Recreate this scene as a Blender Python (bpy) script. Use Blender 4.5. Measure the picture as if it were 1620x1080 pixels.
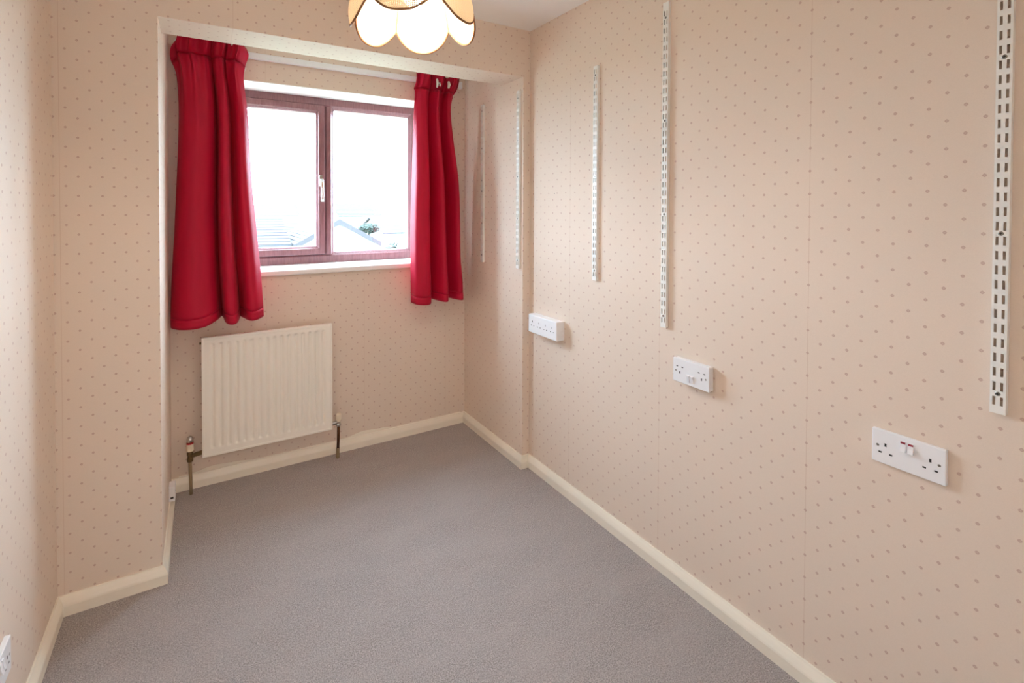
import bpy, math, random
from mathutils import Matrix, Vector

for _o in list(bpy.data.objects):
    bpy.data.objects.remove(_o, do_unlink=True)
SC = bpy.context.scene
COL = SC.collection
PI = math.pi

# ------------------------------------------------------------------ camera
EYE = Vector((0.0, 0.0, 1.3835))
RGT = Vector((0.8674018793, -0.4976026356, 0.0023657513))
UPV = Vector((0.0062008706, 0.0155627514, 0.9998596651))
FWD = Vector((0.4975696222, 0.8672654829, -0.0165847294))
FPX, CX, CY = 767.992, 757.447, 342.539          # focal length and principal point in pixels of 1620x1080
cam = bpy.data.cameras.new('camera')
cam.sensor_fit = 'HORIZONTAL'
cam.sensor_width = 36.0
cam.lens = FPX / 1620 * 36.0
cam.shift_x = (810 - CX) / 1620
cam.shift_y = -(540 - CY) / 1620
cam.clip_start = 0.02
cam.clip_end = 500
camo = bpy.data.objects.new('camera', cam)
COL.objects.link(camo)
m = Matrix.Identity(4)
for i in range(3):
    m[i][0] = RGT[i]; m[i][1] = UPV[i]; m[i][2] = -FWD[i]; m[i][3] = EYE[i]
camo.matrix_world = m
SC.camera = camo

# ------------------------------------------------------------------ sky, exposure
SKY_STRENGTH = 40.0
BULB_STRENGTH = 205.0
FILL_GLOBE_STRENGTH = 30.0  # unseen landing globe, added as fill from behind the camera
w = bpy.data.worlds.new('overcast_sky')
SC.world = w
w.use_nodes = True
bg = w.node_tree.nodes['Background']
bg.inputs['Color'].default_value = (0.62, 0.80, 1.0, 1)
bg.inputs['Strength'].default_value = SKY_STRENGTH
SC.view_settings.view_transform = 'Standard'
SC.view_settings.look = 'None'
SC.view_settings.gamma = 1.0
SC.view_settings.use_curve_mapping = False
SC.view_settings.exposure = 0.0
SC.cycles.max_bounces = 14          # bright papered room: let the light bounce on
SC.cycles.diffuse_bounces = 12

# window daylight sampling portal (gives off no light itself)
pl = bpy.data.lights.new('window_daylight_portal', 'AREA')
pl.shape = 'RECTANGLE'; pl.size = 1.14; pl.size_y = 0.98
pl.cycles.is_portal = True
plo = bpy.data.objects.new('window_daylight_portal', pl)
COL.objects.link(plo)
plo.location = (0.68, 3.06, 1.55)
plo.rotation_euler = (-PI / 2, 0, 0)          # faces into the room

# ------------------------------------------------------------------ helpers
def srgb(r, g, b):
    f = lambda c: (c / 255 / 12.92) if c / 255 <= 0.04045 else ((c / 255 + 0.055) / 1.055) ** 2.4
    return (f(r), f(g), f(b), 1)

class NT:
    def __init__(self, name):
        self.mat = bpy.data.materials.new(name)
        self.mat.use_nodes = True
        self.t = self.mat.node_tree
        self.bsdf = self.t.nodes['Principled BSDF']
        self.out = self.t.nodes['Material Output']
    def n(self, typ, **kw):
        nd = self.t.nodes.new(typ)
        for k, v in kw.items():
            setattr(nd, k, v)
        return nd
    def l(self, a, b):
        self.t.links.new(a, b)
    def math(self, op, a, b=None, c=None):
        nd = self.n('ShaderNodeMath', operation=op)
        for i, v in enumerate((a, b, c)):
            if v is None: continue
            if isinstance(v, (int, float)): nd.inputs[i].default_value = v
            else: self.l(v, nd.inputs[i])
        return nd.outputs[0]
    def mix(self, fac, a, b):
        nd = self.n('ShaderNodeMix', data_type='RGBA')
        for s, v in ((nd.inputs[0], fac), (nd.inputs[6], a), (nd.inputs[7], b)):
            if isinstance(v, (tuple, list, int, float)): s.default_value = v
            else: self.l(v, s)
        return nd.outputs[2]
    def fmix(self, fac, a, b):
        nd = self.n('ShaderNodeMix', data_type='FLOAT')
        for s, v in ((nd.inputs[0], fac), (nd.inputs[2], a), (nd.inputs[3], b)):
            if isinstance(v, (int, float)): s.default_value = v
            else: self.l(v, s)
        return nd.outputs[0]
    def step(self, v, lo, hi):
        nd = self.n('ShaderNodeMapRange', interpolation_type='SMOOTHSTEP')
        self.l(v, nd.inputs[0])
        nd.inputs[1].default_value = lo; nd.inputs[2].default_value = hi
        return nd.outputs[0]
    def noise(self, scale, detail=2, vec=None, rough=0.5):
        nd = self.n('ShaderNodeTexNoise')
        nd.inputs['Scale'].default_value = scale
        nd.inputs['Detail'].default_value = detail
        nd.inputs['Roughness'].default_value = rough
        if vec is None: vec = self.coord()
        self.l(vec, nd.inputs['Vector'])
        return nd.outputs['Fac']
    def coord(self):
        if not hasattr(self, '_c'): self._c = self.n('ShaderNodeTexCoord')
        return self._c.outputs['Object']
    def bump(self, h, strength, dist):
        nd = self.n('ShaderNodeBump')
        nd.inputs['Strength'].default_value = strength
        nd.inputs['Distance'].default_value = dist
        self.l(h, nd.inputs['Height'])
        self.l(nd.outputs[0], self.bsdf.inputs['Normal'])

def plain(name, col, rough=0.5, metal=0.0, var=0.04, scale=30, spec=0.5, bump=0.0):
    N = NT(name)
    f = N.noise(scale, 3)
    d = tuple(c * (1 - var) for c in col[:3]) + (1,)
    u = tuple(min(1, c * (1 + var)) for c in col[:3]) + (1,)
    N.l(N.mix(f, d, u), N.bsdf.inputs['Base Color'])
    N.bsdf.inputs['Roughness'].default_value = rough
    N.bsdf.inputs['Metallic'].default_value = metal
    N.bsdf.inputs['Specular IOR Level'].default_value = spec
    if bump: N.bump(N.noise(scale * 8, 3), 0.4, bump)
    return N.mat

# wallpaper lattice pitch, measured: 33 mm between columns, 66 mm between rows, staggered
PS, PV = 0.032784, 0.032995
PAPER = srgb(228, 211, 195)
DOT = srgb(188, 153, 140)
def paper(name, u0, z0, useam=None):
    N = NT(name)
    sep = N.n('ShaderNodeSeparateXYZ'); N.l(N.coord(), sep.inputs[0])
    g = N.n('ShaderNodeNewGeometry')
    sn = N.n('ShaderNodeSeparateXYZ'); N.l(g.outputs['True Normal'], sn.inputs[0])
    isx = N.math('GREATER_THAN', N.math('ABSOLUTE', sn.outputs[0]), 0.5)
    isz = N.math('GREATER_THAN', N.math('ABSOLUTE', sn.outputs[2]), 0.5)
    u = N.fmix(isx, sep.outputs[0], sep.outputs[1])
    v = N.fmix(isz, sep.outputs[2], sep.outputs[1])
    A = N.math('DIVIDE', N.math('SUBTRACT', u, u0), PS)
    B = N.math('DIVIDE', N.math('SUBTRACT', v, z0), PV)
    a = N.math('MULTIPLY', N.math('ADD', A, B), 0.5)
    b = N.math('MULTIPLY', N.math('SUBTRACT', A, B), 0.5)
    fr = lambda q: N.math('SUBTRACT', N.math('FRACT', N.math('ADD', q, 0.5)), 0.5)
    fa, fb = fr(a), fr(b)
    du = N.math('ABSOLUTE', N.math('MULTIPLY', N.math('ADD', fa, fb), PS))
    dz = N.math('ABSOLUTE', N.math('MULTIPLY', N.math('SUBTRACT', fa, fb), PV))
    r = N.math('ADD', N.math('MULTIPLY', N.math('ADD', du, dz), 0.62),
               N.math('MULTIPLY', N.math('MAXIMUM', du, dz), 0.38))
    dot = N.math('SUBTRACT', 1.0, N.step(r, 0.0034, 0.0052))
    core = N.math('SUBTRACT', 1.0, N.step(r, 0.0006, 0.0022))
    fac = N.math('MULTIPLY', dot, N.math('SUBTRACT', 1.0, N.math('MULTIPLY', core, 0.3)))
    fac = N.math('MULTIPLY', fac, 0.72)
    # fine woven grain and faint mottling of the paper
    mp = N.n('ShaderNodeMapping'); mp.inputs['Scale'].default_value = (1, 1, 3)
    N.l(N.coord(), mp.inputs[0])
    grain = N.noise(420, 3, mp.outputs[0])
    mott = N.noise(5, 2)
    base = N.mix(N.step(grain, 0.3, 0.7), tuple(c * 0.955 for c in PAPER[:3]) + (1,), PAPER)
    base = N.mix(N.math('MULTIPLY', mott, 0.10), base, tuple(c * 0.9 for c in PAPER[:3]) + (1,))
    if useam is not None:
        q = fr(N.math('DIVIDE', N.math('SUBTRACT', u, useam), PS * 16))
        sd = N.math('ABSOLUTE', N.math('MULTIPLY', q, PS * 16))
        seam = N.math('MULTIPLY', N.math('SUBTRACT', 1.0, N.step(sd, 0.0004, 0.0014)), 0.3)
        base = N.mix(seam, base, srgb(190, 155, 132))
    N.l(N.mix(fac, base, DOT), N.bsdf.inputs['Base Color'])
    N.bsdf.inputs['Roughness'].default_value = 0.62
    N.bsdf.inputs['Specular IOR Level'].default_value = 0.25
    N.bump(grain, 0.25, 0.0006)
    return N.mat

M = {}
M['paper_right'] = paper('wallpaper_right', 0.70999, 1.39506, 0.70999 + PS)
M['paper_end'] = paper('wallpaper_end', -0.42599, 2.01735, -0.42599 + PS * 0.5)
M['paper_cheek'] = paper('wallpaper_cheek', 2.340, 0.566)
M['paper_window'] = paper('wallpaper_window', 1.047, 0.607, 0.30)
M['paper_left'] = paper('wallpaper_left', 2.10, 2.017, 1.85)

def carpet():
    N = NT('grey_carpet')
    f1 = N.noise(250, 4, rough=0.78)
    mp = N.n('ShaderNodeMapping'); mp.inputs['Scale'].default_value = (1.0, 2.2, 1); mp.inputs['Rotation'].default_value = (0, 0, 0.5)
    N.l(N.coord(), mp.inputs[0])
    f2 = N.noise(3.0, 6, mp.outputs[0], 0.62)
    f3 = N.noise(75, 3)
    c = N.mix(N.step(f1, 0.34, 0.66), srgb(124, 115, 112), srgb(212, 202, 198))
    c = N.mix(N.math('MULTIPLY', N.step(f3, 0.35, 0.65), 0.25), c, srgb(148, 139, 136))
    c = N.mix(N.math('MULTIPLY', N.step(f2, 0.35, 0.7), 0.3), c, srgb(190, 181, 177))
    N.l(c, N.bsdf.inputs['Base Color'])
    N.bsdf.inputs['Roughness'].default_value = 0.95
    N.bsdf.inputs['Specular IOR Level'].default_value = 0.1
    N.bsdf.inputs['Sheen Weight'].default_value = 0.15
    h = N.math('ADD', f1, N.math('MULTIPLY', f3, 0.6))
    N.bump(h, 0.9, 0.005)
    return N.mat
M['carpet'] = carpet()
M['ceiling'] = plain('ceiling_paint', srgb(246, 243, 240), 0.8, var=0.02, scale=6, spec=0.2, bump=0.0004)
M['skirting'] = plain('cream_gloss_paint', srgb(240, 232, 216), 0.32, var=0.03, scale=14)
M['white_paint'] = plain('white_gloss_paint', srgb(242, 240, 236), 0.35, var=0.02, scale=10)
M['plastic'] = plain('white_plastic', srgb(238, 238, 240), 0.3, var=0.015, scale=20)
M['plastic_cream'] = plain('aged_cream_plastic', srgb(228, 214, 190), 0.4, var=0.04, scale=40)
M['coated_steel'] = plain('white_coated_steel', srgb(236, 235, 230), 0.38, var=0.02, scale=40)
M['radiator'] = plain('cream_radiator_enamel', srgb(244, 238, 227), 0.35, var=0.02, scale=8)
M['steel'] = plain('zinc_steel', srgb(150, 148, 142), 0.35, 1.0, var=0.1, scale=80)
M['chrome'] = plain('chrome', srgb(205, 203, 198), 0.15, 1.0, var=0.05, scale=50)
M['brass'] = plain('dull_brass', srgb(120, 100, 70), 0.4, 0.9, var=0.25, scale=90)
M['copper'] = plain('aged_copper_pipe', srgb(88, 55, 32), 0.42, 0.8, var=0.3, scale=60)
M['painted_pipe'] = plain('stained_cream_pipe', srgb(150, 125, 92), 0.5, 0.0, var=0.2, scale=45)
M['dark'] = plain('dark_pin_opening', srgb(38, 32, 30), 0.6, var=0.1)
M['red'] = plain('red_indicator_strip', srgb(150, 45, 62), 0.4, var=0.05)
M['red_band'] = plain('red_valve_band', srgb(190, 60, 60), 0.4, var=0.05)
M['cord'] = plain('white_flex', srgb(232, 230, 225), 0.5)
M['lining'] = plain('white_curtain_tape', srgb(226, 220, 210), 0.8, var=0.05, scale=200, bump=0.0005)

def upvc():
    N = NT('rosewood_window_frame')
    mp = N.n('ShaderNodeMapping'); mp.inputs['Scale'].default_value = (14, 14, 1.6)
    N.l(N.coord(), mp.inputs[0])
    f = N.noise(9, 5, mp.outputs[0], 0.65)
    N.l(N.mix(N.step(f, 0.3, 0.7), srgb(124, 84, 86), srgb(144, 102, 104)), N.bsdf.inputs['Base Color'])  # rosewood lightened, veiling glare from the window put into the colour
    N.bsdf.inputs['Roughness'].default_value = 0.33
    N.bump(f, 0.08, 0.0005)
    return N.mat
M['upvc'] = upvc()

def glass():
    N = NT('window_glass')
    N.t.nodes.remove(N.bsdf)
    tr = N.n('ShaderNodeBsdfTransparent'); tr.inputs[0].default_value = (0.96, 0.98, 0.97, 1)
    gl = N.n('ShaderNodeBsdfGlossy'); gl.inputs['Roughness'].default_value = 0.02
    # faint streaks of dirt change how much the pane reflects
    fac = N.math('ADD', 0.035, N.math('MULTIPLY', N.noise(6, 3), 0.02))
    mx = N.n('ShaderNodeMixShader')
    N.l(fac, mx.inputs[0]); N.l(tr.outputs[0], mx.inputs[1]); N.l(gl.outputs[0], mx.inputs[2])
    N.l(mx.outputs[0], N.out.inputs[0])
    return N.mat
M['glass'] = glass()

def satin(name, c1, c2, trans):
    N = NT(name)
    mp = N.n('ShaderNodeMapping'); mp.inputs['Scale'].default_value = (6, 6, 0.8)
    N.l(N.coord(), mp.inputs[0])
    f = N.noise(10, 4, mp.outputs[0])
    g = N.noise(900, 1)
    c = N.mix(f, c1, c2)
    N.l(c, N.bsdf.inputs['Base Color'])
    N.bsdf.inputs['Roughness'].default_value = 0.52
    N.bsdf.inputs['Specular IOR Level'].default_value = 0.3
    N.bsdf.inputs['Sheen Weight'].default_value = 0.06
    N.bsdf.inputs['Sheen Tint'].default_value = (1, 0.55, 0.6, 1)
    N.bump(N.math('ADD', g, f), 0.2, 0.0006)
    tl = N.n('ShaderNodeBsdfTranslucent')
    N.l(N.mix(0.10, c, (1.0, 0.75, 0.80, 1)), tl.inputs[0])
    mx = N.n('ShaderNodeMixShader'); mx.inputs[0].default_value = trans
    N.l(N.bsdf.outputs[0], mx.inputs[1]); N.l(tl.outputs[0], mx.inputs[2])
    N.l(mx.outputs[0], N.out.inputs[0])
    return N.mat
M['curtain'] = satin('crimson_satin', srgb(178, 0, 42), srgb(198, 2, 54), 0.17)

def wicker():
    N = NT('woven_cane')
    sep = N.n('ShaderNodeSeparateXYZ'); N.l(N.coord(), sep.inputs[0])
    ang = N.math('ARCTAN2', sep.outputs[1], sep.outputs[0])
    s1 = N.math('ABSOLUTE', N.math('SINE', N.math('MULTIPLY', ang, 105.0)))
    s2 = N.math('ABSOLUTE', N.math('SINE', N.math('MULTIPLY', sep.outputs[2], 700.0)))
    wv = N.math('MINIMUM', s1, s2)
    hole = N.math('SUBTRACT', 1.0, N.step(N.math('MAXIMUM', N.math('SUBTRACT', 1.0, s1), N.math('SUBTRACT', 1.0, s2)), 0.10, 0.30))
    c = N.mix(N.step(wv, 0.1, 0.8), srgb(226, 202, 162), srgb(250, 238, 214))
    N.l(c, N.bsdf.inputs['Base Color'])
    N.bsdf.inputs['Roughness'].default_value = 0.6
    N.bump(wv, 0.6, 0.002)
    tl = N.n('ShaderNodeBsdfTranslucent'); N.l(c, tl.inputs[0])
    mx = N.n('ShaderNodeMixShader'); mx.inputs[0].default_value = 0.24
    N.l(N.bsdf.outputs[0], mx.inputs[1]); N.l(tl.outputs[0], mx.inputs[2])
    tp = N.n('ShaderNodeBsdfTransparent')
    m2 = N.n('ShaderNodeMixShader')
    N.l(N.math('MULTIPLY', hole, 0.6), m2.inputs[0])
    N.l(mx.outputs[0], m2.inputs[1]); N.l(tp.outputs[0], m2.inputs[2])
    N.l(m2.outputs[0], N.out.inputs[0])
    return N.mat
M['wicker'] = wicker()
M['cane'] = plain('brown_cane_edging', srgb(140, 95, 58), 0.5, var=0.2, scale=120)

def bulbmat():
    N = NT('lit_bulb')
    N.bsdf.inputs['Base Color'].default_value = (0.9, 0.9, 0.88, 1)
    N.bsdf.inputs['Emission Color'].default_value = (1.0, 0.92, 0.84, 1)
    N.bsdf.inputs['Emission Strength'].default_value = BULB_STRENGTH
    return N.mat
M['bulb'] = bulbmat()

# ---- mesh builder: collects shapes, links them as ONE mesh object
class MB:
    def __init__(self): self.v = []; self.f = []
    def quad_box(self, x0, x1, y0, y1, z0, z1):
        b = len(self.v)
        self.v += [(x, y, z) for z in (z0, z1) for y in (y0, y1) for x in (x0, x1)]
        self.f += [tuple(b + i for i in q) for q in ((0, 2, 3, 1), (4, 5, 7, 6), (0, 1, 5, 4), (2, 6, 7, 3), (0, 4, 6, 2), (1, 3, 7, 5))]
        return self
    def prism(self, pts, axis, a, b):
        """closed outline pts (2D) pulled along axis ('x','y','z') from a to b"""
        n = len(pts); s = len(self.v)
        def P(p, t):
            return {'x': (t, p[0], p[1]), 'y': (p[0], t, p[1]), 'z': (p[0], p[1], t)}[axis]
        self.v += [P(p, a) for p in pts] + [P(p, b) for p in pts]
        self.f += [tuple(range(s, s + n))[::-1], tuple(range(s + n, s + 2 * n))]
        self.f += [(s + i, s + (i + 1) % n, s + n + (i + 1) % n, s + n + i) for i in range(n)]
        return self
    def tube(self, pts, r, n=10, caps=True):
        pts = [Vector(p) for p in pts]; s = len(self.v); k = len(pts)
        rs = r if isinstance(r, (list, tuple)) else [r] * k
        prev = None
        for i, p in enumerate(pts):
            d = (pts[min(i + 1, k - 1)] - pts[max(i - 1, 0)]).normalized()
            a = prev - d * prev.dot(d) if prev is not None else d.orthogonal()
            a.normalize(); prev = a; b = d.cross(a)
            self.v += [tuple(p + (a * math.cos(2 * PI * j / n) + b * math.sin(2 * PI * j / n)) * rs[i]) for j in range(n)]
        for i in range(k - 1):
            for j in range(n):
                self.f.append((s + i * n + j, s + i * n + (j + 1) % n, s + (i + 1) * n + (j + 1) % n, s + (i + 1) * n + j))
        if caps:
            self.f.append(tuple(s + j for j in range(n))[::-1])
            self.f.append(tuple(s + (k - 1) * n + j for j in range(n)))
        return self
    def lathe(self, prof, c=(0, 0, 0), axis='z', n=20):
        s = len(self.v); k = len(prof)
        for (r, h) in prof:
            for j in range(n):
                a = 2 * PI * j / n; x, y = r * math.cos(a), r * math.sin(a)
                q = {'z': (x, y, h), 'y': (x, h, y), 'x': (h, x, y)}[axis]
                self.v.append((c[0] + q[0], c[1] + q[1], c[2] + q[2]))
        for i in range(k - 1):
            for j in range(n):
                self.f.append((s + i * n + j, s + i * n + (j + 1) % n, s + (i + 1) * n + (j + 1) % n, s + (i + 1) * n + j))
        self.f.append(tuple(s + j for j in range(n))[::-1])
        self.f.append(tuple(s + (k - 1) * n + j for j in range(n)))
        return self
    def grid(self, fn, nu, nv):
        s = len(self.v)
        for j in range(nv + 1):
            for i in range(nu + 1):
                self.v.append(tuple(fn(i / nu, j / nv)))
        for j in range(nv):
            for i in range(nu):
                a = s + j * (nu + 1) + i
                self.f.append((a, a + 1, a + nu + 2, a + nu + 1))
        return self
    def mesh(self, name, mat, smooth=False):
        me = bpy.data.meshes.new(name)
        me.from_pydata(self.v, [], self.f)
        me.materials.append(mat)
        import bmesh
        bm = bmesh.new(); bm.from_mesh(me)
        bmesh.ops.recalc_face_normals(bm, faces=bm.faces)
        bm.to_mesh(me); bm.free()
        if smooth:
            me.polygons.foreach_set('use_smooth', [True] * len(me.polygons))
        me.update()
        return me
    def build(self, name, mat, parent=None, smooth=False, bevel=0.0, solid=0.0, seg=2):
        o = bpy.data.objects.new(name, self.mesh(name, mat, smooth))
        COL.objects.link(o)
        if parent is not None: o.parent = parent
        if solid:
            md = o.modifiers.new('thickness', 'SOLIDIFY'); md.thickness = solid; md.offset = 0
        if bevel:
            md = o.modifiers.new('edge', 'BEVEL'); md.width = bevel; md.segments = seg
            md.limit_method = 'ANGLE'; md.angle_limit = math.radians(40)
            md.harden_normals = False
        return o

def tag(o, label=None, cat=None, group=None, kind=None):
    if label: o['label'] = label
    if cat: o['category'] = cat
    if group: o['group'] = group
    if kind: o['kind'] = kind
    return o
def empty(name, mat=None):
    o = bpy.data.objects.new(name, None); COL.objects.link(o)
    o.empty_display_size = 0.05
    if mat is not None: o.matrix_world = mat
    return o
def share(name, me, parent, loc=(0, 0, 0), bevel=0.0):
    o = bpy.data.objects.new(name, me); COL.objects.link(o)
    o.parent = parent; o.location = loc
    if bevel:
        md = o.modifiers.new('edge', 'BEVEL'); md.width = bevel; md.segments = 2
    return o
def frame_right(x, y, z):        # wall facing -x: local x runs along -y, local y up, local z out of the wall
    return Matrix(((0, 0, -1, x), (-1, 0, 0, y), (0, 1, 0, z), (0, 0, 0, 1)))
def frame_left(x, y, z):         # wall facing +x: local x runs along +y
    return Matrix(((0, 0, 1, x), (1, 0, 0, y), (0, 1, 0, z), (0, 0, 0, 1)))

def box(name, mat, b, **k):
    return MB().quad_box(*b).build(name, mat, **k)

# ------------------------------------------------------------------ the room
XL, XR = -0.428, 1.530          # side walls
YR, YE, YB = -0.35, 2.118, 2.772   # rear wall, end wall (alcove mouth), window wall
CL, CR = -0.130, 1.485          # alcove cheeks
ZB, ZC = 2.0785, 2.326          # underside of bulkhead, ceiling
YB2 = 2.317                     # back of bulkhead
T = 0.12
WX0, WX1, WZ0, WZ1 = 0.11, 1.25, 1.035, 2.043   # window opening
YF = 2.985                      # inner face of window frame
YO = 3.10                       # outer face of wall

def struct(name, mat, b, label, cat, **k):
    return tag(box(name, mat, b, **k), label, cat, kind='structure')
struct('floor', M['carpet'], (XL - T, XR + T, YR - 0.12, YO, -0.12, 0.0), 'grey carpet covering the whole floor', 'floor')
struct('ceiling', M['ceiling'], (XL - T, XR + T, YR - 0.12, YO, ZC, ZC + 0.1), 'plain off-white painted ceiling', 'ceiling')
struct('wall_left', M['paper_left'], (XL - T, XL, YR, YE, 0, ZC), 'dotted beige papered wall with a low double socket', 'wall')
struct('wall_right', M['paper_right'], (XR, XR + T, YR, YE, 0, ZC), 'long dotted beige papered wall with shelf rails and sockets', 'wall')
struct('wall_alcove_left', M['paper_end'], (XL - T, CL, YE, YO, 0, ZC), 'dotted papered wall return left of the window alcove', 'wall')
struct('wall_alcove_right', M['paper_cheek'], (CR, XR + T, YE, YO, 0, ZC), 'dotted papered alcove cheek with two short shelf rails', 'wall')
struct('wall_bulkhead', M['paper_end'], (CL, CR, YE, YB2, ZB, ZC), 'dotted papered bulkhead across the top of the alcove', 'wall')
# window wall: four pieces round the opening, one mesh
mb = MB()
def wall_hole(mb):
    xs = (CL, WX0, WX1, CR); zs = (0, WZ0, WZ1, ZC); s = len(mb.v)
    for y in (YB, YO):
        for z in zs:
            for x in xs: mb.v.append((x, y, z))
    I = lambda k, j, i: s + k * 16 + j * 4 + i
    for j in range(3):
        for i in range(3):
            if i == 1 and j == 1: continue
            mb.f.append((I(0, j, i), I(0, j, i + 1), I(0, j + 1, i + 1), I(0, j + 1, i)))
            mb.f.append((I(1, j, i), I(1, j + 1, i), I(1, j + 1, i + 1), I(1, j, i + 1)))
    for (a, b) in (((1, 1), (1, 2)), ((1, 2), (2, 2)), ((2, 2), (2, 1)), ((2, 1), (1, 1))):
        mb.f.append((I(0, *a), I(0, *b), I(1, *b), I(1, *a)))
    for (a, b) in (((0, 0), (0, 3)), ((0, 3), (3, 3)), ((3, 3), (3, 0)), ((3, 0), (0, 0))):
        mb.f.append((I(0, *a), I(0, *b), I(1, *b), I(1, *a)))
wall_hole(mb)
ww = tag(mb.build('wall_window', M['paper_window']), 'dotted papered back wall of the alcove round the window', 'wall', kind='structure')
# white plastered lining of the window reveal
rv = MB()
rv.quad_box(WX0, WX1, YB - 0.001, YF, WZ1 - 0.004, WZ1)
rv.quad_box(WX0, WX0 + 0.004, YB - 0.001, YF, WZ0 + 0.02, WZ1 - 0.004)
rv.quad_box(WX1 - 0.004, WX1, YB - 0.001, YF, WZ0 + 0.02, WZ1 - 0.004)
tag(rv.build('trim_1', M['white_paint']), 'white painted reveal lining round the window', 'window reveal', kind='structure')
sl = MB().prism([(YB - 0.022, 1.024), (YB - 0.028, 1.030), (YB - 0.028, 1.049), (YB - 0.022, 1.055), (YF + 0.01, 1.057), (YF + 0.01, 1.024)], 'x', WX0 - 0.03, WX1 + 0.03)
tag(sl.build('trim_2', M['white_paint'], bevel=0.002), 'white painted window sill under the brown frame', 'window sill', kind='structure')

# rear wall behind the camera: open doorway, white landing and globe added out of view for fill light
DX0, DX1, DZ = -0.30, 0.46, 1.99
mb = MB()
xs = (XL - T, DX0, DX1, XR + T)
P2 = [(xs[0], 0), (DX0, 0), (DX0, DZ), (DX1, DZ), (DX1, 0), (xs[3], 0), (xs[3], ZC), (xs[0], ZC)]
mb.prism(P2, 'y', YR - 0.10, YR)
tag(mb.build('wall_rear', M['paper_left']), 'dotted papered rear wall with a doorway added for fill light', 'wall', kind='structure')
door = tag(empty('door_1', Matrix.Translation((0.08, YR, 0))), 'white painted frame of the open doorway added in the rear wall for fill light', 'door', kind='structure')
for ax in (DX0 - 0.03, DX1 + 0.03):
    MB().quad_box(ax - 0.03 - 0.08, ax + 0.03 - 0.08, 0.0, 0.018, 0.0, DZ + 0.06).build('architrave', M['white_paint'], door, bevel=0.003)
MB().quad_box(DX0 - 0.08, DX1 - 0.08, 0.0, 0.018, DZ, DZ + 0.06).build('architrave', M['white_paint'], door, bevel=0.003)
LYB = -1.75  # unseen landing, added so fill light reaches the room through the doorway
struct('wall_fill_landing_rear', M['ceiling'], (-0.75, 1.30, LYB - T, LYB, 0, ZC), 'plain white wall at the far side of the added fill-light landing', 'wall')
struct('wall_fill_landing_left', M['ceiling'], (-0.75 - T, -0.75, LYB - T, YR - 0.10, 0, ZC), 'plain white side wall of the added fill-light landing nearer the door', 'wall')
struct('wall_fill_landing_right', M['ceiling'], (1.30, 1.30 + T, LYB - T, YR - 0.10, 0, ZC), 'plain white side wall of the added fill-light landing farther from the door', 'wall')
struct('floor_fill_landing', M['carpet'], (-0.75, 1.30, LYB, YR - 0.10 - 0.02, -0.12, 0.0), 'grey carpet on the floor of the added fill-light landing', 'floor')
struct('ceiling_fill_landing', M['ceiling'], (-0.75 - T, 1.30 + T, LYB - T, YR - 0.10 - 0.02, ZC, ZC + 0.1), 'plain white ceiling over the added fill-light landing', 'ceiling')
ll = tag(empty('fill_globe', Matrix.Translation((0.10, -1.05, ZC))), 'unseen white globe added on the landing ceiling for fill light', 'lamp')  # added lamp out of view, brightens the room from behind
MB().lathe([(0.05, 0.0), (0.05, -0.02), (0.03, -0.05)], (0, 0, 0), 'z', 20).build('ceiling_plate', M['plastic'], ll)
gm = NT('fill_globe_glow')
gm.bsdf.inputs['Emission Color'].default_value = (1.0, 0.93, 0.86, 1)
gm.bsdf.inputs['Emission Strength'].default_value = FILL_GLOBE_STRENGTH
MB().lathe([(0.11 * math.sin(PI * k / 14) + 0.001, -0.15 - 0.11 * math.cos(PI * (14 - k) / 14)) for k in range(15)], (0, 0, 0), 'z', 24).build('globe', gm.mat, ll, smooth=True)

# skirting boards: profile (thickness, height) swept along each wall, mitred at the corners
SK = [(0, 0), (0.019, 0), (0.019, 0.034), (0.0175, 0.040), (0.012, 0.052), (0.0075, 0.060), (0.006, 0.064), (0, 0.064)]
def skirting(name, p0, p1, k0, k1, label):
    """k = +1 inside corner, -1 outside corner, 0 square end"""
    p0, p1 = Vector(p0), Vector(p1); d = (p1 - p0).normalized(); nrm = Vector((d.y, -d.x))
    L = (p1 - p0).length; mb = MB(); n = len(SK)
    steps = max(1, int(L / 0.08))
    for i in range(steps + 1):
        for (t, h) in SK:
            a, b = k0 * t, L - k1 * t
            s = a + (b - a) * i / steps
            q = p0 + d * s + nrm * t
            mb.v.append((q.x, q.y, h))
    for i in range(steps):
        for j in range(n):
            mb.f.append((i * n + j, i * n + (j + 1) % n, (i + 1) * n + (j + 1) % n, (i + 1) * n + j))
    mb.f.append(tuple(range(n))); mb.f.append(tuple(steps * n + j for j in range(n))[::-1])
    return tag(mb.build(name, M['skirting']), label, 'skirting board', kind='structure')
skirting('baseboard_left', (XL, YR), (XL, YE), 0, 1, 'cream skirting board along the left wall')
skirting('baseboard_return', (XL, YE), (CL, YE), 1, -1, 'short cream skirting board on the wall return')
skirting('baseboard_alcove_left', (CL, YE), (CL, YB), -1, 1, 'cream skirting board on the left cheek of the alcove')
skirting('baseboard_window', (CL, YB), (CR, YB), 1, 1, 'cream skirting board below the radiator')
skirting('baseboard_alcove_right', (CR, YB), (CR, YE), 1, -1, 'cream skirting board under the pair of short shelf rails')
skirting('baseboard_nib', (CR, YE), (XR, YE), -1, 1, 'tiny cream skirting piece on the narrow nib of the alcove')
skirting('baseboard_right', (XR, YE), (XR, YR), 1, 0, 'long cream skirting board under the wall sockets')

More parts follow.
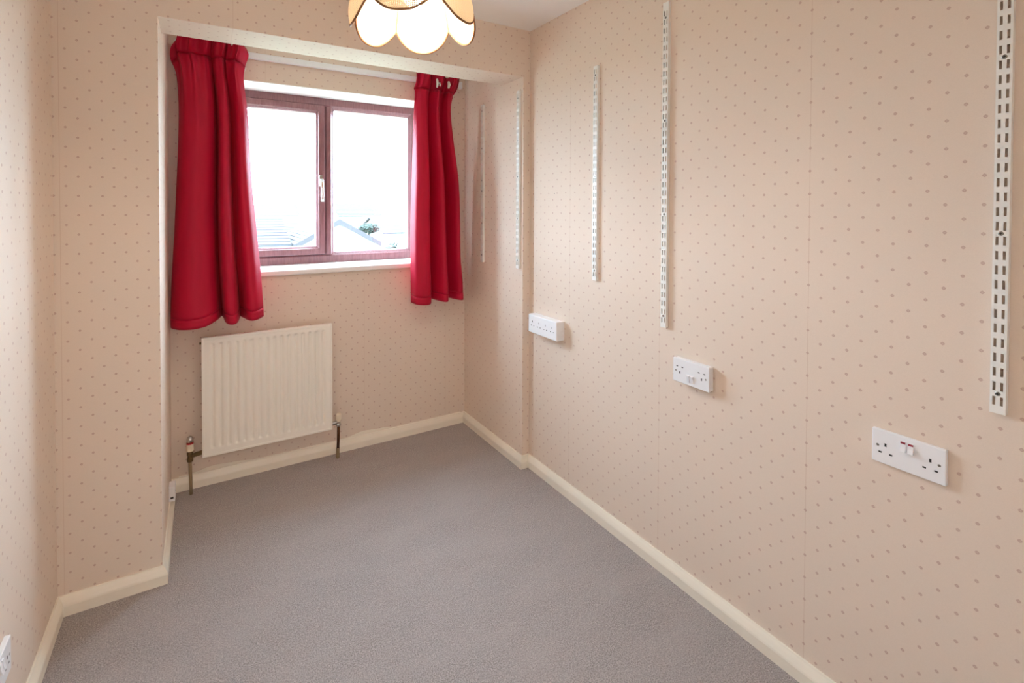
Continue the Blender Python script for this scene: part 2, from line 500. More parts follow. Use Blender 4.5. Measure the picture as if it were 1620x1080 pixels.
# torn wavy paper edge filled with paint above the skirting below the radiator
rnd = random.Random(5)
bw = bpy.data.objects['baseboard_window']
mb = MB(); n = 80
for i in range(n + 1):
    x = CL + 0.03 + (CR - CL - 0.06) * i / n
    h = 0.004 + max(0, 0.011 * math.sin(x * 7.5 + 1.2) + 0.006 * math.sin(x * 17.0) + 0.002 * math.sin(x * 41))
    mb.v += [(x, YB - 0.0012, 0.062), (x, YB - 0.0006, 0.064 + h), (x, YB + 0.001, 0.064 + h + 0.0005)]
for i in range(n):
    for j in range(2):
        a = i * 3 + j
        mb.f.append((a, a + 3, a + 4, a + 1))
mb.build('paint_edge', M['skirting'], bw)
wr = bpy.data.objects['wall_right']
MB().lathe([(0.0028, XR - 0.0006), (0.0028, XR + 0.004)], (0, 1.911, 1.460), 'x', 10).build('nail_hole', M['dark'], wr)

# ------------------------------------------------------------------ window
win = tag(empty('window_1'), 'dark brown framed two-light window with an opening casement', 'window', kind='structure')
def ring(mb, x0, x1, z0, z1, w, y0, y1, chamfer=0.0):
    """rectangular frame w wide, from y0 (room side) to y1; inner edge may be chamfered on the room side"""
    s = len(mb.v)
    def loop(o, y):
        for (x, z) in ((x0 + o, z0 + o), (x1 - o, z0 + o), (x1 - o, z1 - o), (x0 + o, z1 - o)):
            mb.v.append((x, y, z))
    prof = [(0, y0), (w - chamfer, y0), (w, y0 + chamfer), (w, y1), (0, y1)] if chamfer else [(0, y0), (w, y0), (w, y1), (0, y1)]
    for o, y in prof: loop(o, y)
    n = len(prof)
    for a in range(n):
        b = (a + 1) % n
        for k in range(4):
            k2 = (k + 1) % 4
            mb.f.append((s + a * 4 + k, s + a * 4 + k2, s + b * 4 + k2, s + b * 4 + k))
    return mb
FZ0, FZ1 = 1.0575, WZ1 - 0.004
FX0, FX1 = WX0 + 0.004, WX1 - 0.004
fo = MB(); ring(fo, FX0, FX1, FZ0, FZ1, 0.050, YF, YF + 0.065, 0.010)
fo.build('outer_frame', M['upvc'], win, bevel=0.002)
MX0, MX1 = 0.650, 0.694
mu = MB().prism([(MX0, YF + 0.065), (MX0, YF + 0.010), (MX0 + 0.010, YF), (MX1 - 0.010, YF), (MX1, YF + 0.010), (MX1, YF + 0.065)], 'z', FZ0 + 0.048, FZ1 - 0.048)
mu.build('mullion', M['upvc'], win, bevel=0.001)
# opening casement, standing a little proud of the frame
SX0, SX1, SZ0, SZ1 = FX0 + 0.042, 0.645, 1.110, 1.994
sa = MB(); ring(sa, SX0, SX1, SZ0, SZ1, 0.036, YF - 0.014, YF + 0.05, 0.004)
sash = sa.build('casement_sash', M['upvc'], win, bevel=0.003)
bd = MB(); ring(bd, SX0 + 0.034, SX1 - 0.034, SZ0 + 0.034, SZ1 - 0.034, 0.014, YF - 0.004, YF + 0.045, 0.010)
bd.build('glazing_bead', M['upvc'], sash, bevel=0.001)
MB().quad_box(SX0 + 0.044, SX1 - 0.044, YF + 0.022, YF + 0.026, SZ0 + 0.044, SZ1 - 0.044).build('pane', M['glass'], sash)
b2 = MB(); ring(b2, MX1 - 0.002, FX1 - 0.046, FZ0 + 0.046, FZ1 - 0.046, 0.016, YF + 0.010, YF + 0.06, 0.011)
b2.build('glazing_bead', M['upvc'], win, bevel=0.001)
MB().quad_box(MX1 + 0.01, FX1 - 0.058, YF + 0.032, YF + 0.036, FZ0 + 0.058, FZ1 - 0.058).build('pane', M['glass'], win)
# handle: back plate, boss and cranked lever
hx, hz = 0.622, 1.545
hb = MB().prism([(hx - 0.012 + (0.004 if abs(z) > 0.03 else 0), hz + z) for z in (-0.034, -0.028, 0.028, 0.034)] + [(hx + 0.012 - (0.004 if abs(z) > 0.03 else 0), hz + z) for z in (0.034, 0.028, -0.028, -0.034)], 'y', YF - 0.024, YF - 0.014)
hb.lathe([(0.012, YF - 0.024), (0.011, YF - 0.042), (0.006, YF - 0.046)], (hx, 0, hz), 'y', 16)
hnd = hb.build('handle', M['chrome'], sash, bevel=0.002)
lv = MB().tube([(hx, YF - 0.036, hz + 0.004), (hx + 0.001, YF - 0.046, hz - 0.016), (hx + 0.004, YF - 0.048, hz - 0.05), (hx + 0.004, YF - 0.046, hz - 0.09), (hx + 0.003, YF - 0.044, hz - 0.122)], [0.010, 0.0095, 0.008, 0.0085, 0.010], 12)
lv.build('lever', M['chrome'], hnd, smooth=True)

# ------------------------------------------------------------------ radiator
RX0, RX1, RZ0, RZ1, RY = 0.0, 0.621, 0.172, 0.755, 2.685
rad = tag(empty('radiator', Matrix.Translation((0.31, 2.72, 0))), 'cream ribbed panel radiator hung under the window', 'radiator')
rad_off = Vector((0.31, 2.72, 0))
def loc(mb):
    mb.v = [tuple(Vector(p) - rad_off) for p in mb.v]; return mb
nr = 16
def rib(u, v):
    x = RX0 + 0.012 + u * (RX1 - RX0 - 0.024); z = RZ0 + 0.012 + v * (RZ1 - RZ0 - 0.024)
    ux = (x - RX0 - 0.030) / (RX1 - RX0 - 0.06)
    inside = 1 if 0 < ux < 1 else 0
    ph = (ux * nr) % 1.0
    g = 0.5 - 0.5 * math.cos(2 * PI * ph)
    g = g ** 2.2
    e0 = min(1, max(0, (z - RZ0 - 0.036) / 0.010)); e1 = min(1, max(0, (RZ1 - 0.030 - z) / 0.010))
    h = inside * g * (e0 * e0 * (3 - 2 * e0)) * (e1 * e1 * (3 - 2 * e1))
    # flat pressed field between the outer borders
    return (x, RY + 0.0115 * h, z)
zsteps = [0, 0.012] + [0.02 + 0.006 * k for k in range(8)] + [0.1 + 0.1 * k for k in range(8)] + [0.9 + 0.0085 * k for k in range(12)]
zsteps = sorted(set(min(1, z) for z in zsteps if z < 0.995)) + [1.0]
mb = MB(); nu = nr * 10
for j in range(len(zsteps)):
    for i in range(nu + 1): mb.v.append(rib(i / nu, zsteps[j]))
for j in range(len(zsteps) - 1):
    for i in range(nu):
        a = j * (nu + 1) + i
        mb.f.append((a, a + 1, a + nu + 2, a + nu + 1))
loc(mb).build('front_panel', M['radiator'], rad, smooth=True)
mb = MB(); ring(mb, RX0, RX1, RZ0, RZ1, 0.0125, RY - 0.0015, RY + 0.022)
loc(mb).build('edge_rim', M['radiator'], rad, bevel=0.003, seg=3)
mb = MB().quad_box(RX0 + 0.006, RX1 - 0.006, RY + 0.013, RY + 0.021, RZ0 + 0.006, RZ1 - 0.006)
loc(mb).build('back_panel', M['radiator'], rad)
for bx in (0.10, 0.50):
    for bz in (0.62, 0.22):
        loc(MB().quad_box(bx - 0.015, bx + 0.015, RY + 0.021, YB, bz, bz + 0.07)).build('wall_bracket', M['coated_steel'], rad)
mb = MB().lathe([(0.006, 0.0), (0.006, -0.007), (0.003, -0.008)], (RX0, RY + 0.012, 0.728), 'x', 12)
loc(mb).build('air_vent', M['brass'], rad)
# left valve: thermostatic-looking head with red band and chrome top
vx, vy = -0.050, 2.705
mb = MB().lathe([(0.0105, 0.160), (0.0135, 0.163), (0.0135, 0.178), (0.0115, 0.181), (0.0115, 0.192), (0.0135, 0.195), (0.0135, 0.207), (0.011, 0.212)], (vx, vy, 0), 'z', 12)
mb.tube([(vx, vy, 0.186), (vx + 0.03, vy - 0.003, 0.192), (RX0 + 0.004, RY + 0.012, 0.197)], [0.009, 0.0105, 0.0105], 12)
v1 = loc(mb).build('valve_body', M['brass'], rad, bevel=0.001)
tag(v1, 'tarnished brass valve with a white head')
mb = MB().lathe([(0.014, 0.212), (0.0165, 0.216), (0.0165, 0.243), (0.0155, 0.247)], (vx, vy, 0), 'z', 20)
loc(mb).build('valve_head', M['plastic_cream'], v1, smooth=False, bevel=0.001)
mb = MB().lathe([(0.0155, 0.247), (0.0155, 0.253)], (vx, vy, 0), 'z', 20)
loc(mb).build('red_band', M['red_band'], v1)
mb = MB().lathe([(0.0145, 0.253), (0.0145, 0.268), (0.012, 0.279), (0.006, 0.284)], (vx, vy, 0), 'z', 20)
loc(mb).build('valve_cap', M['chrome'], v1, smooth=True)
mb = MB().tube([(vx + 0.003, vy + 0.002, 0.0), (vx + 0.002, vy, 0.08), (vx, vy, 0.162)], 0.0075, 14)
tag(loc(mb).build('pipe', M['painted_pipe'], rad, smooth=True), 'stained cream painted pipe')
# right valve: lockshield with cream cap
vx = 0.658
mb = MB().lathe([(0.011, 0.176), (0.0135, 0.180), (0.014, 0.187), (0.010, 0.190), (0.010, 0.205)], (vx, vy, 0), 'z', 14)
mb.tube([(vx, vy, 0.196), (vx - 0.015, vy - 0.002, 0.198), (RX1 - 0.003, RY + 0.012, 0.200)], [0.009, 0.011, 0.0115], 12)
v2 = loc(mb).build('valve_body', M['chrome'], rad, bevel=0.001)
mb = MB().lathe([(0.010, 0.203), (0.0135, 0.212), (0.0145, 0.228), (0.0135, 0.243), (0.008, 0.250)], (vx, vy, 0), 'z', 18)
loc(mb).build('valve_cap', M['plastic_cream'], v2, smooth=True)
mb = MB().tube([(vx - 0.003, vy + 0.001, 0.052), (vx - 0.001, vy, 0.12), (vx, vy, 0.180)], 0.0078, 14)
pp = tag(loc(mb).build('pipe', M['copper'], rad, smooth=True), 'dark tarnished copper pipe')
mb = MB().tube([(vx - 0.004, vy + 0.001, 0.0), (vx - 0.003, vy + 0.001, 0.056)], 0.0088, 14)
loc(mb).build('pipe_sleeve', M['painted_pipe'], pp)

# ------------------------------------------------------------------ curtain track and curtains
track = tag(empty('curtain_track', Matrix.Translation((0.68, YB, 2.16))), 'white plastic curtain track above the window', 'curtain track')
toff = Vector((0.68, YB, 2.16))
mb = MB().prism([(YB, 2.180), (YB - 0.012, 2.184), (YB - 0.020, 2.180), (YB - 0.020, 2.160), (YB - 0.026, 2.158), (YB - 0.026, 2.149), (YB - 0.006, 2.149), (YB - 0.004, 2.156), (YB, 2.158)], 'x', -0.09, 1.44)
mb.v = [tuple(Vector(p) - toff) for p in mb.v]
mb.build('rail', M['plastic'], track, bevel=0.001)
for ex in (-0.094, 1.444):
    mb = MB().quad_box(ex - 0.008, ex + 0.008, YB - 0.030, YB, 2.145, 2.188)
    mb.v = [tuple(Vector(p) - toff) for p in mb.v]
    mb.build('end_stop', M['plastic'], track, bevel=0.003)

def spline(pts, s):
    for i in range(len(pts) - 1):
        if s <= pts[i + 1][0]:
            (x1, y1), (x2, y2) = pts[i], pts[i + 1]
            x0, y0 = pts[max(i - 1, 0)]; x3, y3 = pts[min(i + 2, len(pts) - 1)]
            t = (s - x1) / (x2 - x1)
            m1 = (y2 - y0) / max(x2 - x0, 1e-6) * (x2 - x1); m2 = (y3 - y1) / max(x3 - x1, 1e-6) * (x2 - x1)
            t2, t3 = t * t, t * t * t
            return (2 * t3 - 3 * t2 + 1) * y1 + (t3 - 2 * t2 + t) * m1 + (-2 * t3 + 3 * t2) * y2 + (t3 - t2) * m2
    return pts[-1][1]

def make_curtain(label, ybase, ztop, zbot, left, right, prof, hem_line, ruff, seed, hooks, droop, warp):
    """left / right: edge x as splines over t (0 top, 1 bottom); prof: fold depth over s"""
    rnd = random.Random(seed)
    base = Vector(((spline(left, 1) + spline(right, 1)) / 2, ybase, 0))
    root = tag(empty('curtain', Matrix.Translation(base)), label, 'curtain', 'pair of red curtains')
    TT = 0.070                        # where the gathering tape sits
    ph = [rnd.uniform(0, 6.28) for _ in range(6)]
    sharp = lambda q: math.copysign(abs(math.sin(q)) ** 0.75, math.sin(q))
    def P(s, t):
        x0, x1 = spline(left, t), spline(right, t)
        d = spline(prof, s)
        d = d * 1.7 + 0.012 if d > 0 else d * 0.9 + 0.012
        grow = 0.55 + 0.85 * min(1, max(0, (t - 0.05) / 0.4))
        # gathers that fade out below the tape and open into a ruffle above it
        below = math.exp(-max(0, t - TT) / 0.085)
        sw = s + 0.02 * math.sin(7 * s + ph[5])
        g = sharp(2 * PI * ruff * sw + ph[0]) * 0.6 + math.sin(2 * PI * ruff * 1.73 * sw + ph[1]) * 0.35
        up = max(0.0, (TT - t) / TT)
        amp = (0.017 + 0.010 * up) * below
        pinch = math.exp(-((t - TT) / 0.010) ** 2)
        amp *= 1 - 0.55 * pinch
        y = ybase - d * grow - g * amp + 0.010 * pinch + 0.006 * math.sin(5 * t + 9 * s + ph[2]) * t
        y -= 0.022 * math.sin(PI * up * 0.75)
        x = x0 + (x1 - x0) * spline(warp, s) + 0.007 * math.sin(2 * PI * ruff * sw + ph[3]) * below + 0.006 * math.sin(7 * t + 4 * s + ph[4]) * t
        y = min(y, YB - 0.036)
        zb = zbot + spline(hem_line, s)
        zt = ztop - spline(droop, s)
        z = zt + (zb - zt) * t + 0.009 * g * up
        return (x - base.x, y - base.y, z)
    n = 190
    def part(name, t0, t1, m, off=0.0):
        def fn(u, v):
            q = P(u, t0 + (t1 - t0) * v)
            return (q[0], q[1] - off, q[2])
        return MB().grid(fn, n, m).build(name, M['curtain'], root, smooth=True, solid=0.0012)
    part('drape', TT, 0.970, 70)
    part('header_ruffle', 0.0, TT, 8)
    part('hem', 0.968, 1.0, 3, 0.0012)
    # white gathering tape ends and hooks that show past the header
    for (hx, hy, hz, L, wd) in hooks:
        mb = MB().tube([(hx - base.x, hy - base.y, hz), (hx - base.x + 0.003, hy - base.y - 0.004, hz - L * 0.5), (hx - base.x, hy - base.y, hz - L)], [wd * 0.7, wd, wd * 0.6], 8)
        mb.build('hook', M['lining'], root, smooth=True)
    return root

make_curtain('red satin curtain hanging over the radiator', 2.690, 2.205, 0.828,
    [(0, -0.088), (0.03, -0.108), (0.06, -0.110), (0.085, -0.098), (0.12, -0.088), (0.26, -0.084), (0.6, -0.106), (0.85, -0.118), (1, -0.120)],
    [(0, 0.196), (0.03, 0.206), (0.07, 0.192), (0.12, 0.186), (0.25, 0.207), (0.45, 0.222), (0.7, 0.245), (1, 0.270)],
    [(0, -0.03), (0.06, 0.012), (0.2, 0.034), (0.36, 0.030), (0.47, 0.0), (0.52, -0.042), (0.57, -0.030), (0.62, 0.030), (0.67, 0.038), (0.72, 0.008), (0.77, -0.036), (0.81, -0.02), (0.87, 0.022), (0.94, 0.026), (1, 0.008)],
    [(0, 0.0), (0.15, -0.006), (0.33, 0.0), (0.45, 0.022), (0.6, 0.01), (0.66, 0.0), (0.75, 0.012), (0.9, 0.004), (1, 0.012)],
    7.5, 3, [(-0.100, 2.722, 2.10, 0.080, 0.005), (0.196, 2.715, 2.10, 0.03, 0.005), (0.135, 2.640, 2.182, 0.014, 0.006)], [(0, 0.045), (0.06, 0.03), (0.14, 0.0), (0.5, 0.0), (0.9, 0.0), (1, 0.02)],
    [(0, 0), (0.06, 0.02), (0.3, 0.30), (0.42, 0.47), (0.47, 0.505), (0.52, 0.53), (0.57, 0.545), (0.62, 0.565), (0.68, 0.675), (0.73, 0.72), (0.77, 0.735), (0.81, 0.745), (0.86, 0.80), (1, 1)])
make_curtain('red satin curtain hanging beside the pair of short shelf rails', 2.690, 2.188, 0.825,
    [(0, 1.100), (0.06, 1.104), (0.2, 1.092), (0.5, 1.080), (0.8, 1.070), (1, 1.066)],
    [(0, 1.392), (0.05, 1.378), (0.1, 1.352), (0.18, 1.345), (0.5, 1.385), (0.8, 1.405), (0.92, 1.428), (1, 1.436)],
    [(0, 0.0), (0.07, 0.026), (0.2, 0.034), (0.3, 0.004), (0.36, -0.036), (0.42, 0.0), (0.50, 0.036), (0.57, 0.024), (0.65, -0.040), (0.71, -0.022), (0.80, 0.030), (0.9, 0.022), (1, -0.02)],
    [(0, 0.006), (0.22, -0.004), (0.36, 0.016), (0.52, 0.006), (0.64, 0.02), (0.8, 0.004), (1, 0.004)],
    6.0, 8, [(1.222, 2.632, 2.150, 0.05, 0.009), (1.240, 2.630, 2.130, 0.02, 0.008), (1.298, 2.632, 2.145, 0.04, 0.010)], [(0, 0.0), (0.5, 0.0), (0.85, 0.0), (1, 0.015)],
    [(0, 0), (0.08, 0.04), (0.25, 0.30), (0.31, 0.345), (0.36, 0.37), (0.42, 0.39), (0.55, 0.58), (0.60, 0.63), (0.65, 0.65), (0.71, 0.67), (0.82, 0.84), (1, 1)])

# ------------------------------------------------------------------ twin slot shelf rails
PITCH = 0.032
def make_rail(label, fr, L, screws, group=None, first=0.018):
    root = tag(empty('shelf_rail', fr), label, 'shelf rail', group)
    ac = [-0.0120, -0.0083, -0.0035, 0.0035, 0.0083, 0.0120]
    zc = [0.0]; cuts = []
    z = first
    while z + 0.019 < L - 0.006:
        cuts.append((z, z + 0.019)); z += PITCH
    for a, b in cuts: zc += [a, b]
    zc.append(L)
    mb = MB(); c = 0.013
    cols = [(-0.0120, 0.0)] + [(a, c) for a in ac] + [(0.0120, 0.0)]
    n = len(cols)
    for zz in zc:
        for (a, cc) in cols: mb.v.append((a, zz, cc))
    for j in range(len(zc) - 1):
        slot = (j % 2 == 1)
        for i in range(n - 1):
            if slot and i in (2, 4): continue
            p = j * n + i
            mb.f.append((p, p + 1, p + n + 1, p + n))
    ch = mb.build('channel', M['coated_steel'], root)
    md = ch.modifiers.new('thickness', 'SOLIDIFY'); md.thickness = 0.0013; md.offset = 0
    for zz in screws:
        zz = first + max(1, round((zz - first) / PITCH)) * PITCH - 0.0065      # in the web between two pairs of slots
        sc = MB().lathe([(0.0052, c - 0.004), (0.0052, c + 0.0004), (0.0036, c + 0.0014)], (0, zz, 0), 'z', 14).build('screw', M['steel'], root, smooth=False)
        MB().quad_box(-0.0028, 0.0028, zz - 0.0005, zz + 0.0005, c + 0.001, c + 0.0016).quad_box(-0.0005, 0.0005, zz - 0.0028, zz + 0.0028, c + 0.001, c + 0.0016).build('screw_recess', M['dark'], sc)
    return root
G = 'white shelf rails on the walls'
make_rail('short white slotted shelf rail beside the red curtain', frame_right(CR, 2.531, 1.061), 0.945, [0.03, 0.235, 0.43, 0.495, 0.70, 0.915], G)
make_rail('short white slotted shelf rail at the front edge of the alcove cheek', frame_right(CR, 2.150, 1.063), 0.948, [0.03, 0.28, 0.49, 0.70, 0.915], G)
make_rail('short white slotted shelf rail on the long wall above the four-gang socket box', frame_right(XR, 1.612, 1.066), 0.948, [0.04, 0.47, 0.90], G)
make_rail('long white slotted shelf rail above the switched socket on a deep box', frame_right(XR, 1.240, 0.936), 1.221, [0.042, 0.421, 0.80, 1.181], G)
make_rail('long white slotted shelf rail above the socket with red-tipped switches', frame_right(XR, 0.3515, 0.936), 1.221, [0.041, 0.418, 0.80, 1.181], G)

# ------------------------------------------------------------------ sockets
def pins(root, cx, cy, c, up=1, dark=M['dark']):
    e = MB().quad_box(cx - 0.0021, cx + 0.0021, cy + up * 0.0085 - 0.0042, cy + up * 0.0085 + 0.0042, c - 0.002, c + 0.0002)
    e.build('pin_hole', dark, root)
    for s in (-1, 1):
        MB().quad_box(cx + s * 0.011 - 0.0034, cx + s * 0.011 + 0.0034, cy - up * 0.0125 - 0.0019, cy - up * 0.0125 + 0.0019, c - 0.002, c + 0.0002).build('pin_hole', dark, root)
def double_socket(label, fr, depth, up=1, red=True):
    root = tag(empty('wall_socket', fr), label, 'socket', 'double wall sockets')
    if depth > 0.015:
        MB().quad_box(-0.0715, 0.0715, -0.0415, 0.0415, 0, depth - 0.008).build('back_box', M['plastic'], root, bevel=0.002)
    MB().quad_box(-0.073, 0.073, -0.043, 0.043, max(0, depth - 0.010) if depth > 0.015 else 0, depth).build('faceplate', M['plastic'], root, bevel=0.0025, seg=3)
    c = depth
    for s in (-1, 1):
        pins(root, s * 0.044, -0.002 * up, c, up)
        sc = MB().lathe([(0.0032, c - 0.002), (0.0032, c + 0.0003)], (s * 0.0605, (0.002) * up, 0), 'z', 12).build('screw', M['steel'], root)
        x = s * 0.0075
        sw = MB().prism([(0.031 * up, c - 0.001), (0.031 * up, c + 0.0030), (0.018 * up, c + 0.0045), (0.0065 * up, c + 0.0080), (0.0055 * up, c - 0.001)], 'x', x - 0.0056, x + 0.0056).build('switch', M['plastic'], root, bevel=0.0006)
        if red:
            MB().prism([(0.0308 * up, c + 0.0026), (0.0308 * up, c + 0.0036), (0.0262 * up, c + 0.0041), (0.0262 * up, c + 0.0030)], 'x', x - 0.0048, x + 0.0048).build('red_strip', M['red'], sw)
    return root
double_socket('white double socket with red-tipped switches on the long wall', frame_right(XR, 0.507, 0.7735), 0.011, 1, True)
double_socket('white double socket mounted upside down on a deep box', frame_right(XR, 1.111, 0.7985), 0.026, -1, False)
double_socket('white double socket low on the left wall near the skirting', frame_left(XL, 1.538, 0.2806), 0.013, 1, False)

# four-gang socket box
fg = tag(empty('socket_box', frame_right(XR, 1.9415, 0.7915)), 'white four-gang socket box at the inner corner of the long wall', 'socket')
MB().quad_box(-0.113, 0.113, -0.044, 0.044, 0, 0.004).build('base_plate', M['plastic'], fg)
MB().quad_box(-0.1155, 0.1155, -0.0465, 0.0465, 0.004, 0.050).build('housing', M['plastic'], fg, bevel=0.004, seg=3)
for k in range(4):
    pins(fg, -0.0795 + 0.053 * k, 0.004, 0.050, 1)
MB().quad_box(0.1155, 0.1175, -0.010, -0.001, 0.008, 0.02).build('knockout', M['plastic'], fg, bevel=0.0006)

# telephone junction box on the alcove's left skirting
tb = tag(empty('phone_box', frame_left(CL, 2.585, 0.098)), 'small white junction box above the skirting of the alcove left cheek', 'junction box')
MB().quad_box(-0.030, 0.030, -0.033, 0.033, 0, 0.024).build('housing', M['plastic'], tb, bevel=0.003, seg=3)
MB().quad_box(-0.0303, -0.028, -0.020, -0.012, 0.006, 0.018).build('cable_entry', M['dark'], tb)
MB().lathe([(0.003, 0.022), (0.003, 0.0245)], (0, 0.0, 0), 'z', 10).build('screw', M['steel'], tb)

# ------------------------------------------------------------------ pendant lamp
LX, LY = 0.556, 1.362
lamp = tag(empty('pendant_lamp', Matrix.Translation((LX, LY, 0))), 'woven cane pendant lamp with petal-shaped shade, lit', 'lamp')
MB().lathe([(0.045, ZC), (0.045, ZC - 0.008), (0.035, ZC - 0.022), (0.012, ZC - 0.030)], (0, 0, 0), 'z', 24).build('ceiling_rose', M['plastic'], lamp, smooth=False)
MB().tube([(0, 0, ZC - 0.028), (0.001, 0, 2.25), (0, 0, 2.165)], 0.003, 8).build('flex', M['cord'], lamp, smooth=True)
MB().lathe([(0.008, 2.172), (0.016, 2.160), (0.019, 2.120), (0.021, 2.085), (0.016, 2.080)], (0, 0, 0), 'z', 18).build('lamp_holder', M['plastic'], lamp, smooth=True)
MB().lathe([(0.012, 2.082), (0.014, 2.066), (0.026, 2.044), (0.031, 2.022), (0.029, 2.002), (0.019, 1.988), (0.004, 1.984)], (0, 0, 0), 'z', 20).build('bulb', M['bulb'], lamp, smooth=True)
ZT = 2.135
RPROF = [(1.90, 0.176), (1.93, 0.183), (1.965, 0.182), (2.01, 0.168), (2.06, 0.146), (2.10, 0.118), (2.135, 0.085)]
def shade_pt(az0, a, t, off=0.0):
    zb = 1.903 + 0.062 * abs(a) ** 2.3
    z = zb + (ZT - zb) * t
    r = spline(RPROF, z) + off
    k = (1 - a * a)
    r *= 0.955 + 0.075 * k * min(1, (1 - t) * 2.2)
    az = az0 + a * PI / 6
    return (r * math.cos(az), r * math.sin(az), z)
AZ = math.atan2(FWD.y, FWD.x) - math.radians(3)
for k in range(6):
    az0 = AZ + k * PI / 3
    pet = MB().grid(lambda u, v: shade_pt(az0, u * 2 - 1, v), 24, 18).build('petal', M['wicker'], lamp, smooth=True, solid=0.002)
    edge = [shade_pt(az0, -1, 0.55 - 0.55 * i / 8, 0.001) for i in range(8)] + [shade_pt(az0, -1 + 2 * i / 24, 0, 0.001) for i in range(25)] + [shade_pt(az0, 1, 0.55 * i / 8, 0.001) for i in range(1, 9)]
    MB().tube(edge, 0.0032, 8).build('cane_edging', M['cane'], pet, smooth=True)
ringpts = [(0.083 * math.cos(2 * PI * i / 32), 0.083 * math.sin(2 * PI * i / 32), 2.135) for i in range(33)]
MB().tube(ringpts, 0.004, 8, caps=False).build('shade_ring', M['cane'], lamp, smooth=True)
for k in range(3):
    a = AZ + 0.3 + k * 2 * PI / 3
    MB().tube([(0.018 * math.cos(a), 0.018 * math.sin(a), 2.13), (0.083 * math.cos(a), 0.083 * math.sin(a), 2.135)], 0.0018, 6).build('shade_spoke', M['steel'], lamp)

# ------------------------------------------------------------------ outside the window
M['roof_tile'] = plain('brown_roof_tile', srgb(38, 33, 35), 0.9, var=0.2, scale=3)
M['roof_far'] = plain('grey_roof_tile', srgb(38, 36, 38), 0.9, var=0.15, scale=2)
M['render'] = plain('pale_render', srgb(150, 148, 144), 0.85, var=0.1, scale=2)
M['gutter'] = plain('dark_gutter', srgb(24, 26, 31), 0.5)
M['verge'] = plain('brown_bargeboard', srgb(30, 25, 28), 0.6)
M['lawn'] = plain('garden_grass', srgb(118, 122, 104), 0.9, var=0.3, scale=1.5)
M['leaf'] = plain('leaf_green', srgb(28, 40, 32), 0.8, var=0.35, scale=6)
M['bark'] = plain('bark', srgb(60, 50, 44), 0.9, var=0.3)
M['pane_far'] = plain('far_window_glass', srgb(60, 66, 74), 0.15)
GZ = -2.6
tag(MB().quad_box(-60, 90, 3.4, 160, GZ - 0.5, GZ).build('ground', M['lawn']), 'gardens and ground far below the window', 'ground', kind='structure')

def house(label, x0, x1, y0, y1, eave, ridge, axis, roofmat, wins=()):
    """pitched roof house; ridge runs along axis"""
    root = tag(empty('house', Matrix.Translation(((x0 + x1) / 2, (y0 + y1) / 2, GZ))), label, 'house')
    off = Vector(((x0 + x1) / 2, (y0 + y1) / 2, GZ))
    def lc(mb):
        mb.v = [tuple(Vector(p) - off) for p in mb.v]; return mb
    ov = 0.25
    if axis == 'y':
        xm = (x0 + x1) / 2
        lc(MB().prism([(x0, GZ), (x1, GZ), (x1, eave), (xm, ridge - 0.1), (x0, eave)], 'y', y0, y1)).build('walls', M['render'], root)
        for s, xe in ((-1, x0), (1, x1)):
            sl = (ridge - eave) / (xm - x0); xo = xe + s * ov; zo = eave - sl * ov
            rf = lc(MB().prism([(xm, ridge), (xo, zo), (xo, zo + 0.10), (xm, ridge + 0.12)], 'y', y0 - ov, y1 + ov)).build('roof_slope', roofmat, root)
            n = 10
            for k in range(n):            # tile courses
                f0 = k / n; xa = xo + (xm - xo) * f0; za = zo + (ridge - zo) * f0 + 0.10
                xb = xo + (xm - xo) * (f0 + 0.5 / n); zb2 = zo + (ridge - zo) * (f0 + 0.5 / n) + 0.10
                lc(MB().prism([(xa, za), (xa, za + 0.035), (xb, zb2 + 0.02), (xb, zb2)], 'y', y0 - ov, y1 + ov)).build('tile_course', roofmat, rf)
            lc(MB().prism([(xm, ridge - 0.16), (xo, zo - 0.16), (xo, zo + 0.11), (xm, ridge + 0.13)], 'y', y0 - ov - 0.04, y0 - ov)).build('bargeboard', M['verge'], root)
    else:
        ym = (y0 + y1) / 2
        lc(MB().prism([(y0, GZ), (y1, GZ), (y1, eave), (ym, ridge - 0.1), (y0, eave)], 'x', x0, x1)).build('walls', M['render'], root)
        for s, ye in ((-1, y0), (1, y1)):
            sl = (ridge - eave) / (ym - y0); yo = ye + s * ov; zo = eave - sl * ov
            rf = lc(MB().prism([(ym, ridge), (yo, zo), (yo, zo + 0.10), (ym, ridge + 0.12)], 'x', x0 - ov, x1 + ov)).build('roof_slope', roofmat, root)
            if s < 0:
                n = 10
                for k in range(n):
                    f0 = k / n; ya = yo + (ym - yo) * f0; za = zo + (ridge - zo) * f0 + 0.10
                    yb = yo + (ym - yo) * (f0 + 0.5 / n); zb2 = zo + (ridge - zo) * (f0 + 0.5 / n) + 0.10
                    lc(MB().prism([(ya, za), (ya, za + 0.035), (yb, zb2 + 0.02), (yb, zb2)], 'x', x0 - ov, x1 + ov)).build('tile_course', roofmat, rf)
                lc(MB().quad_box(x0 - ov, x1 + ov, yo - 0.11, yo, zo - 0.02, zo + 0.09)).build('gutter', M['gutter'], root)
    for (wx, wz, ww, wh) in wins:
        wf = lc(MB().quad_box(wx - ww / 2, wx + ww / 2, y0 - 0.05, y0 + 0.05, wz - wh / 2, wz + wh / 2)).build('window_frame', M['white_paint'], root)
        lc(MB().quad_box(wx - ww / 2 + 0.07, wx + ww / 2 - 0.07, y0 - 0.06, y0 - 0.045, wz - wh / 2 + 0.07, wz + wh / 2 - 0.07)).build('pane', M['pane_far'], wf)
    return root
house('gable-fronted bungalow with a dark bargeboard nearest the window', 4.35, 8.35, 26, 32, -0.42, 0.70, 'y', M['roof_tile'], [(7.3, -1.4, 1.0, 1.0)])
house('tiled wing with a dark gutter joined to the gable bungalow', -0.3, 3.8, 26.6, 33, -0.48, 0.78, 'x', M['roof_tile'])
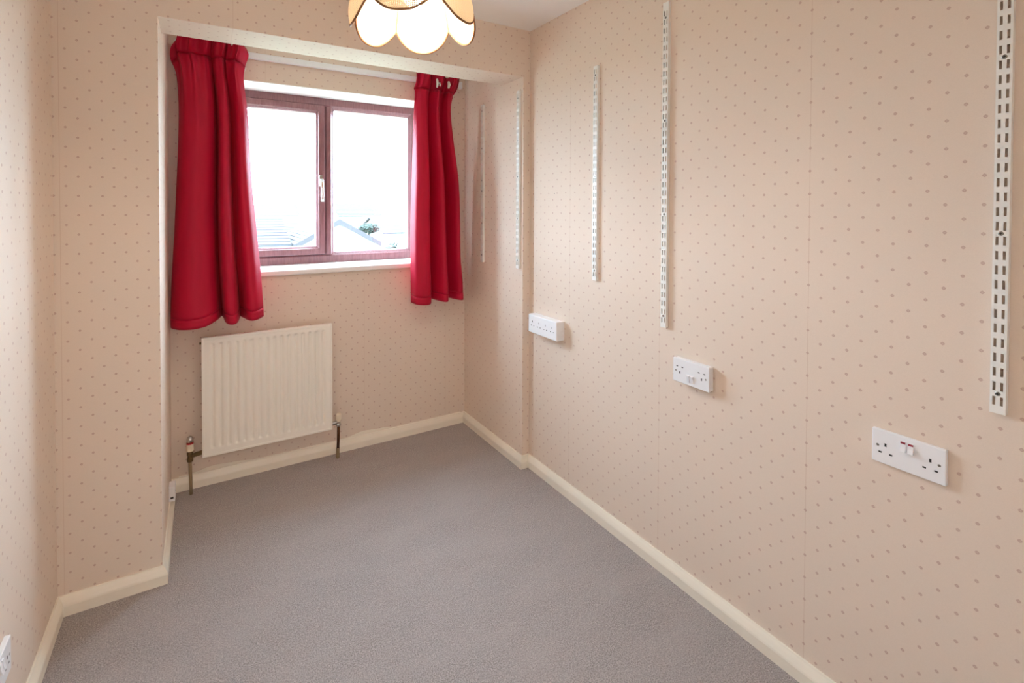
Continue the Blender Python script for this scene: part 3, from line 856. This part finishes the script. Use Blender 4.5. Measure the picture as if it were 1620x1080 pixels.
house('long grey-roofed house behind the tiled wing', 1.5, 9.2, 47, 56, -0.75, 0.40, 'x', M['roof_far'])
house('long grey-roofed house beyond the young tree', 17.0, 27.5, 50, 59, -1.25, 0.26, 'x', M['roof_far'], [(20, -1.9, 1.2, 0.9), (23, -1.9, 1.2, 0.9)])
house('distant house on the skyline over the bargeboard', 22, 30, 90, 98, 0.0, 2.2, 'x', M['roof_far'])
house('distant house on the skyline over the tiled wing', 5, 16, 95, 104, -0.2, 1.9, 'x', M['roof_far'])

def blob_tree(name, label, cat, x, y, z0, z1, rx, seed, trunk=True):
    rnd = random.Random(seed)
    root = tag(empty(name, Matrix.Translation((x, y, GZ))), label, cat)
    if trunk:
        MB().tube([(0, 0, 0), (0.05, 0, (z0 - GZ) * 0.6), (0, 0, (z0 - GZ) + 0.4)], [0.14, 0.10, 0.06], 8).build('trunk', M['bark'], root, smooth=True)
    mb = MB()
    for k in range(900):
        th, ph, rr = rnd.uniform(0, 2 * PI), math.acos(rnd.uniform(-1, 1)), rnd.uniform(0.55, 1.0)
        c = Vector((rx * rr * math.sin(ph) * math.cos(th), rx * 0.8 * rr * math.sin(ph) * math.sin(th), (z0 + z1) / 2 - GZ + (z1 - z0) / 2 * rr * math.cos(ph)))
        d = Vector((rnd.uniform(-1, 1), rnd.uniform(-1, 1), rnd.uniform(-0.6, 0.6))).normalized() * 0.13
        e = d.orthogonal().normalized() * 0.07
        s = len(mb.v); mb.v += [tuple(c - d), tuple(c + e), tuple(c + d), tuple(c - e)]; mb.f.append((s, s + 1, s + 2, s + 3))
    fo = mb.build('foliage', M['leaf'], root); fo['kind'] = 'stuff'
    return root
blob_tree('tree', 'young round tree beyond the gable bungalow', 'tree', 12.3, 40, -0.75, 0.15, 0.9, 4)
blob_tree('shrub', 'green garden shrub below the gable bungalow', 'shrub', 5.15, 18, -2.5, -0.12, 0.9, 6, False)
blob_tree('shrub', 'small rounded shrub beside the garden shrub', 'shrub', 6.75, 18.6, -2.5, 0.0, 0.55, 7, False)
